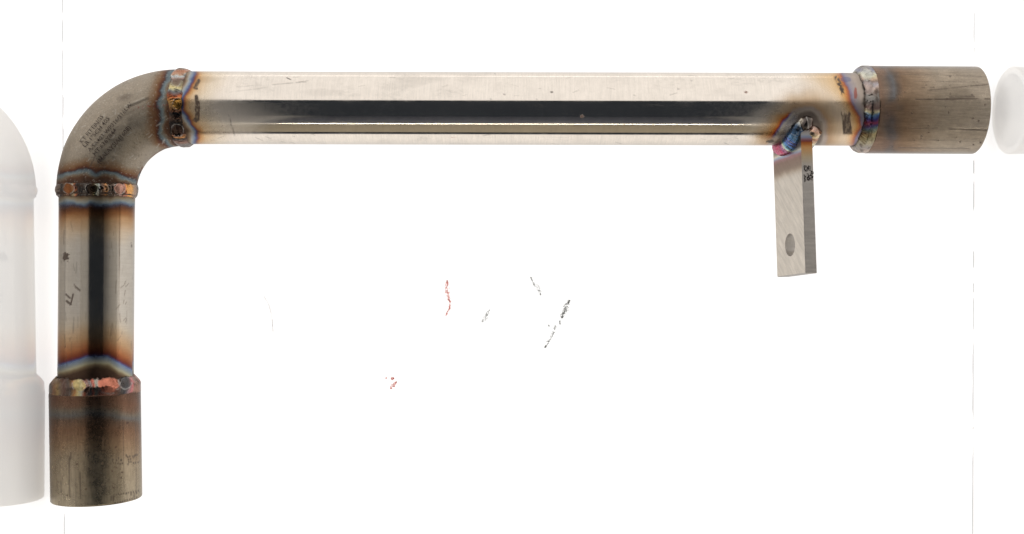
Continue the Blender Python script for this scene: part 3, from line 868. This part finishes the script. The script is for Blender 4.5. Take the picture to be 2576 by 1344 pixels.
# free end
a, t = np.meshgrid(np.linspace(BV, WID - BV, 40), np.linspace(BV, THK - BV, 10), indexing='ij')
bar_patch(a, np.zeros_like(a), t, 1, True)
for tc, sgn in ((0.0, 1), (THK, -1)):
    a2, k2 = np.meshgrid(np.linspace(BV, WID - BV, 40), np.array([0.0, 1.0]), indexing='ij')
    bar_patch(a2, k2 * BV, tc + sgn * BV * (1 - k2), 1, sgn < 0)
for ac, sgn in ((0.0, 1), (WID, -1)):
    t2, k2 = np.meshgrid(np.linspace(BV, THK - BV, 8), np.array([0.0, 1.0]), indexing='ij')
    bar_patch(ac + sgn * BV * (1 - k2), k2 * BV, t2, 1, sgn > 0)
# hole wall
al_, t = np.meshgrid(np.linspace(0, 2 * np.pi, 97), np.linspace(0, THK, 8), indexing='ij')
Ph = bar_pt(WID / 2 + HR * np.cos(al_), HB + HR * np.sin(al_), t)
mb.grid(Ph, np.broadcast_to(lin((208, 202, 195)), Ph.shape) * (1 + 0.12 * fbm(al_ * 2, t * 0.5, 515, 3))[..., None], 0.42, 0.75, np.stack([al_ * HR, t * 3, t], -1), None, flip=False)
bracket = attach(mb.build('bracket', M_BAR))
bracket['label'] = 'flat bar bracket with one drilled hole, hanging below the straight pipe'

# ---- bracket welds: beads swept along the line where bar and pipe meet ------
def swept(path, nrm_out, rad, stops, seed, name='weld_bead', pitch=7.0):
    """path: (n,3) centre line; rad: (n,) bead radius"""
    n_ = len(path)
    tan = np.gradient(path, axis=0); tan /= np.linalg.norm(tan, axis=1)[:, None]
    o_ = nrm_out - tan * np.sum(nrm_out * tan, 1)[:, None]; o_ /= np.linalg.norm(o_, axis=1)[:, None]
    s_ = np.cross(tan, o_)
    arc = np.concatenate([[0], np.cumsum(np.linalg.norm(np.diff(path, axis=0), axis=1))])
    ps = np.linspace(0, 2 * np.pi, 40, endpoint=False)
    AR, PS = np.meshgrid(arc, ps, indexing='ij')
    ph = AR / pitch + 0.8 * fbm(AR * 0.05, 0 * AR, seed, 2) - 0.8 * np.cos(PS) ** 2 * 0 + 0.7 * np.sin(PS) ** 2
    saw = ph - np.floor(ph)
    rip = np.where(saw < 0.8, saw / 0.8, (1 - saw) / 0.2)
    rr = rad[:, None] * (1 + 0.10 * fbm(AR * 0.08, np.cos(PS) * 1.2 + 3, seed + 2, 3) + 0.08 * (rip - 0.5) + 0.05 * fbm(AR * 0.2, PS * 1.5, seed + 7, 2))
    cap = np.clip(np.minimum(AR, arc[-1] - AR) / (rad.mean() * 0.7), 0.02, 1) ** 0.5
    rr = rr * cap
    P = path[:, None] + rr[..., None] * (np.cos(PS)[..., None] * o_[:, None] + np.sin(PS)[..., None] * s_[:, None])
    key = AR / arc[-1] + 0.03 * np.sin(PS) ** 2 + 0.02 * fbm(AR * 0.2, PS * 2, seed + 4, 2)
    tint = ramp(key, stops)
    tint = mix(tint, lin((215, 210, 205)), 0.3 * smooth(0.82, 0.95, saw))
    mb = MB()
    mb.grid(P, np.clip(tint * 1.2, 0, 1), 0.22 + 0.05 * fbm(AR * 0.1, PS, seed + 5, 2), 0.98, np.stack([AR, PS * 12, AR * 0], -1), None, wrap=True, flip=True)
    return attach(mb.build(name, M_WELD))

def foot(a, t, lift=0.0):
    b = b_end(a, t)
    return bar_pt(a, b, t)
# left side, from the lower corner up to the near edge
aa = np.linspace(128, 2, 90)
pl = foot(aa, np.zeros_like(aa)) - e_t * 2.0 - e_b * 5.0
nl = np.stack([pl[:, 0] * 0, pl[:, 1] - YA, pl[:, 2]], -1); nl /= np.linalg.norm(nl, axis=1)[:, None]
nl = nl - e_t * 1.0; nl /= np.linalg.norm(nl, axis=1)[:, None]
rl = np.interp(np.linspace(0, 1, 90), [0, .12, .4, .75, 1], [18, 23, 23, 22, 15])
wl_ = swept(pl, nl, rl, [(0, (196, 190, 188)), (.08, (205, 190, 192)), (.12, (178, 102, 126)), (.36, (176, 80, 104)), (.46, (150, 90, 130)), (.50, (196, 196, 170)), (.54, (110, 156, 172)), (.56, (84, 120, 160)), (.66, (84, 92, 150)), (.74, (90, 130, 170)), (.82, (70, 96, 128)), (.92, (52, 66, 84)), (1, (190, 184, 170))], 600, pitch=6.5)
wl_['label'] = 'pink and blue weld run on the bracket'
# round the near edge
tt = np.linspace(-4, THK + 4, 50)
pn = foot(np.full_like(tt, 4.0), np.clip(tt, 0, THK)) + e_t * (tt - np.clip(tt, 0, THK))[:, None] + np.array([0, 0, 1.0])
nn = np.stack([pn[:, 0] * 0, pn[:, 1] - YA - 40, pn[:, 2]], -1); nn /= np.linalg.norm(nn, axis=1)[:, None]
rn = np.interp(tt, [-4, 6, 16, THK + 4], [12, 18, 20, 16])
wn_ = swept(pn, nn, rn, [(0, (200, 194, 180)), (.14, (170, 160, 146)), (.24, (84, 76, 72)), (.5, (74, 68, 64)), (.62, (110, 102, 96)), (.78, (120, 104, 98)), (1, (150, 120, 106))], 620, pitch=16)
wn_['label'] = 'dark blob of weld at the bracket corner'
# right side
aa = np.linspace(2, 90, 60)
pr = foot(aa, np.full_like(aa, THK)) + e_t * 7.0 - e_b * 2.0
nr = np.stack([pr[:, 0] * 0, pr[:, 1] - YA, pr[:, 2]], -1); nr /= np.linalg.norm(nr, axis=1)[:, None]
nr = nr + e_t * 1.0; nr /= np.linalg.norm(nr, axis=1)[:, None]
wr_ = swept(pr, nr, np.full(60, 22.0), [(0, (120, 110, 104)), (.1, (190, 150, 130)), (.2, (196, 176, 140)), (.3, (150, 110, 90)), (.42, (200, 190, 160)), (.6, (150, 160, 180)), (.8, (140, 120, 140)), (1, (120, 110, 104))], 640, pitch=9)
wr_['label'] = 'weld run on the far side of the bracket'

# ---------------------------------------------------------------- writing
def fade_mat(name, color, cover):
    """worn print: patches of it are gone"""
    m = bpy.data.materials.new(name)
    nt, N, L = nodes_of(m)
    b = N['Principled BSDF']; out = N['Material Output']
    b.inputs['Base Color'].default_value = (*lin(color), 1)
    b.inputs['Roughness'].default_value = 0.6
    tr = N.new('ShaderNodeBsdfTransparent')
    no = N.new('ShaderNodeTexNoise'); no.inputs['Scale'].default_value = 900.0
    no.inputs['Detail'].default_value = 3
    tc = N.new('ShaderNodeTexCoord')
    L.new(tc.outputs['Object'], no.inputs['Vector'])
    mr = N.new('ShaderNodeMapRange')
    mr.inputs['From Min'].default_value = 0.5 - cover * 0.5; mr.inputs['From Max'].default_value = 0.62
    mr.inputs['To Min'].default_value = 0.05; mr.inputs['To Max'].default_value = 0.9
    L.new(no.outputs['Fac'], mr.inputs['Value'])
    mx = N.new('ShaderNodeMixShader')
    L.new(mr.outputs['Result'], mx.inputs[0])
    L.new(tr.outputs[0], mx.inputs[1]); L.new(b.outputs[0], mx.inputs[2])
    L.new(mx.outputs[0], out.inputs['Surface'])
    return m

def text_mesh(txt, size, shear=0.0):
    cu = bpy.data.curves.new('lettering', 'FONT')
    cu.body = txt; cu.offset = 0.006; cu.size = size; cu.shear = shear; cu.resolution_u = 2
    cu.fill_mode = 'FRONT'
    o = bpy.data.objects.new('lettering', cu)
    col.objects.link(o)
    dg = bpy.context.evaluated_depsgraph_get()
    me = bpy.data.meshes.new_from_object(o.evaluated_get(dg))
    bpy.data.objects.remove(o); bpy.data.curves.remove(cu)
    v = np.array([p.co[:] for p in me.vertices]); f = [tuple(p.vertices) for p in me.polygons]
    bpy.data.meshes.remove(me)
    return v, f

def to_elbow(px, py, lift):
    """a spot seen at (px, py) lifted onto the elbow's upper skin"""
    z = np.full_like(px, 85.0)
    for _ in range(6):
        x = (px - CX) * (D - z) / D - C[0]; y = (CY - py) * (D - z) / D - C[1]
        rr = np.hypot(x, y)
        z = np.sqrt(np.clip((R_ELB + lift) ** 2 - (rr - R_BEND) ** 2, 1, None))
    return np.stack([x + C[0], y + C[1], z], -1)

LINES = [  # words, start, end (baseline), letter height, cover
    ('KT FITTINGS', (206, 361), (261, 294), 10.0, 0.85),
    ('LR.1"SCH 40S', (214, 371), (276, 299), 10.0, 0.7),
    ('A/SA403 WP316/316LW', (226, 383), (333, 263), 9.8, 0.55),
    ('HT:636Y844', (239, 392), (294, 329), 10.5, 0.75),
    ('(MALAYSIA(1608)', (250, 412), (330, 323), 11.5, 1.0)]
for i, (txt, p0, p1, hgt, cover) in enumerate(LINES):
    v, f = text_mesh(txt, 1.0)
    w0, w1_ = v[:, 0].min(), v[:, 0].max()
    d0 = np.array([p1[0] - p0[0], p1[1] - p0[1]], float); Lb = np.linalg.norm(d0); d0 /= Lb
    up = np.array([d0[1], -d0[0]])
    q = (v[:, 0] - w0) / (w1_ - w0) * Lb
    hh = v[:, 1] / 0.70 * hgt
    bow = -3.0 * np.sin(q / Lb * np.pi)
    px = p0[0] + d0[0] * q + up[0] * (hh + bow * 0.4); py = p0[1] + d0[1] * q + up[1] * (hh + bow * 0.4)
    P = to_elbow(px, py, 2.2)
    me = bpy.data.meshes.new('stencilled_lettering')
    me.from_pydata([tuple(a) for a in P * S], [], f)
    me.materials.append(fade_mat('worn_brown_ink', (54, 38, 30), cover + 0.25))
    o = bpy.data.objects.new('stencilled_lettering', me); col.objects.link(o)
    o.parent = elbow
    o['label'] = 'worn brown stencilled line of writing on the elbow'

# hand-inked scribble on the narrow face of the bracket
INKM = fade_mat('black_marker_ink', (38, 26, 26), 1.3)
strokes = []   # (t across 0..1, image y) polylines read off the narrow face
def crop2(x, y): return ((x - 240) / (770 - 240), (640 + y * 100 / 1344) / 1.59)
for pts, w in (([(335, 320), (330, 390), (460, 390)], 2.0), ([(335, 320), (450, 330)], 2.0), ([(480, 390), (490, 480), (440, 500)], 2.4), ([(345, 440), (350, 500), (380, 560), (390, 600)], 3.2), ([(380, 600), (460, 600), (480, 540)], 2.2),
               ([(620, 360), (540, 330), (525, 400), (540, 450), (530, 520)], 2.8), ([(540, 440), (640, 440)], 2.2), ([(550, 545), (630, 550)], 2.2), ([(655, 590), (660, 680), (640, 750), (750, 750)], 2.4), ([(670, 620), (750, 660), (755, 740)], 2.4),
               ([(450, 750), (530, 765)], 2.2), ([(320, 790), (350, 900), (400, 880)], 2.2), ([(370, 900), (340, 1000), (360, 1080), (340, 1180)], 3.2), ([(520, 830), (530, 920), (470, 950), (470, 1050), (530, 1090), (560, 1000), (540, 920)], 3.6),
               ([(590, 850), (640, 810), (690, 900), (700, 960), (620, 980)], 3.6), ([(690, 900), (740, 900)], 3.0), ([(600, 1060), (720, 1080)], 1.4)):
    strokes.append(([crop2(*p) for p in pts], w))
V = []; F = []
for pts, w in strokes:
    prev = None
    for k, (tq, yy) in enumerate(pts):
        a_t = np.array([np.clip(tq, 0.06, 0.96) * THK])
        # length along the bar at that height in the picture
        b = 200.0
        for _ in range(5):
            p = bar_pt(np.array([0.0]), np.array([b]), a_t)
            b += (project(p)[1][0] - yy) * 0.97
        p = bar_pt(np.array([-0.35]), np.array([b]), a_t)[0]
        if prev is not None:
            dv = p - prev; dv /= np.linalg.norm(dv) + 1e-9
            sv = np.cross(dv, e_a); sv /= np.linalg.norm(sv) + 1e-9
            n0 = len(V)
            ext = dv * w * 0.3
            V += [prev - ext + sv * w * .5, prev - ext - sv * w * .5, p + ext - sv * w * .5, p + ext + sv * w * .5]
            lift = -e_a * (0.06 * (len(F) % 7))
            for j in range(4): V[n0 + j] = V[n0 + j] + lift
            F.append((n0, n0 + 1, n0 + 2, n0 + 3))
        prev = p
o = simple('marker_scribble', V, F, INKM, bracket)
o['label'] = 'black and brown marker scribble on the narrow side'

# ---------------------------------------------------------------- scuffs on the floor
def scuffs(pts, w, color, n, seed, jitter):
    r = np.random.RandomState(seed)
    pts = np.array(pts, float)
    seg = np.linalg.norm(np.diff(pts, axis=0), axis=1); cum = np.concatenate([[0], np.cumsum(seg)])
    V = []; F = []
    k = (D - FLOOR) / D
    for i in range(int(n * 1.5)):
        q = r.uniform(0, cum[-1])
        x = np.interp(q, cum, pts[:, 0]) ; y = np.interp(q, cum, pts[:, 1])
        j = min(np.searchsorted(cum, q, side='right') - 1, len(seg) - 1)
        dv = (pts[j + 1] - pts[j]) / seg[j]
        a = math.atan2(dv[1], dv[0]) + r.normal(0, 0.6)
        taper = 0.35 + 0.65 * math.sin(math.pi * q / cum[-1]) ** 0.7
        off = r.normal(0, w * jitter * taper)
        x += -dv[1] * off; y += dv[0] * off
        l = r.uniform(1.0, 3.2); ww = r.uniform(0.45, 1.1)
        n0 = len(V)
        for sx, sy in ((-l, -ww * .4), (-l * .3, -ww), (l * .6, -ww * .8), (l, ww * .2), (l * .3, ww), (-l * .7, ww * .7)):
            xx = x + sx * math.cos(a) - sy * math.sin(a); yy = y + sx * math.sin(a) + sy * math.cos(a)
            V.append(((xx - CX) * k, (CY - yy) * k, FLOOR + 0.5 + 0.008 * (i % 90)))
        F.append(tuple(range(n0 + 5, n0 - 1, -1)))
    return simple('scuff_mark', V, F, color, floor_o)
RED = film('red_rub', (0.66, 0.26, 0.21))
BLK = film('dark_rub', (0.40, 0.40, 0.385))
PAL = film('pale_grey_rub', (0.84, 0.83, 0.82))
scuffs([(1125, 706), (1124, 730), (1128, 752), (1133, 758)], 3.0, RED, 70, 1, 0.8)
scuffs([(1132, 756), (1131, 775), (1128, 782), (1121, 795)], 2.0, RED, 34, 2, 0.8)
scuffs([(984, 951), (991, 952)], 3.0, RED, 20, 3, 0.8)
scuffs([(982, 978), (988, 971), (998, 961)], 2.5, RED, 34, 4, 0.8)
scuffs([(971, 951), (973, 952)], 1.0, RED, 5, 5, 0.8)
scuffs([(1212, 810), (1221, 800), (1231, 780)], 3.0, BLK, 34, 6, 0.9)
scuffs([(1335, 697), (1346, 722)], 1.6, BLK, 22, 7, 0.8)
scuffs([(1349, 714), (1357, 728), (1359, 743)], 2.6, BLK, 24, 8, 0.9)
scuffs([(1432, 755), (1421, 780), (1412, 801)], 3.4, BLK, 120, 9, 0.9)
scuffs([(1410, 805), (1408, 817)], 1.6, BLK, 12, 10, 0.8)
scuffs([(1398, 818), (1388, 848), (1370, 876)], 2.2, BLK, 60, 11, 0.8)
scuffs([(1380, 818), (1381, 821)], 1.0, BLK, 4, 12, 0.8)
scuffs([(664, 746), (676, 765), (684, 795), (687, 835)], 0.8, PAL, 90, 13, 0.4)
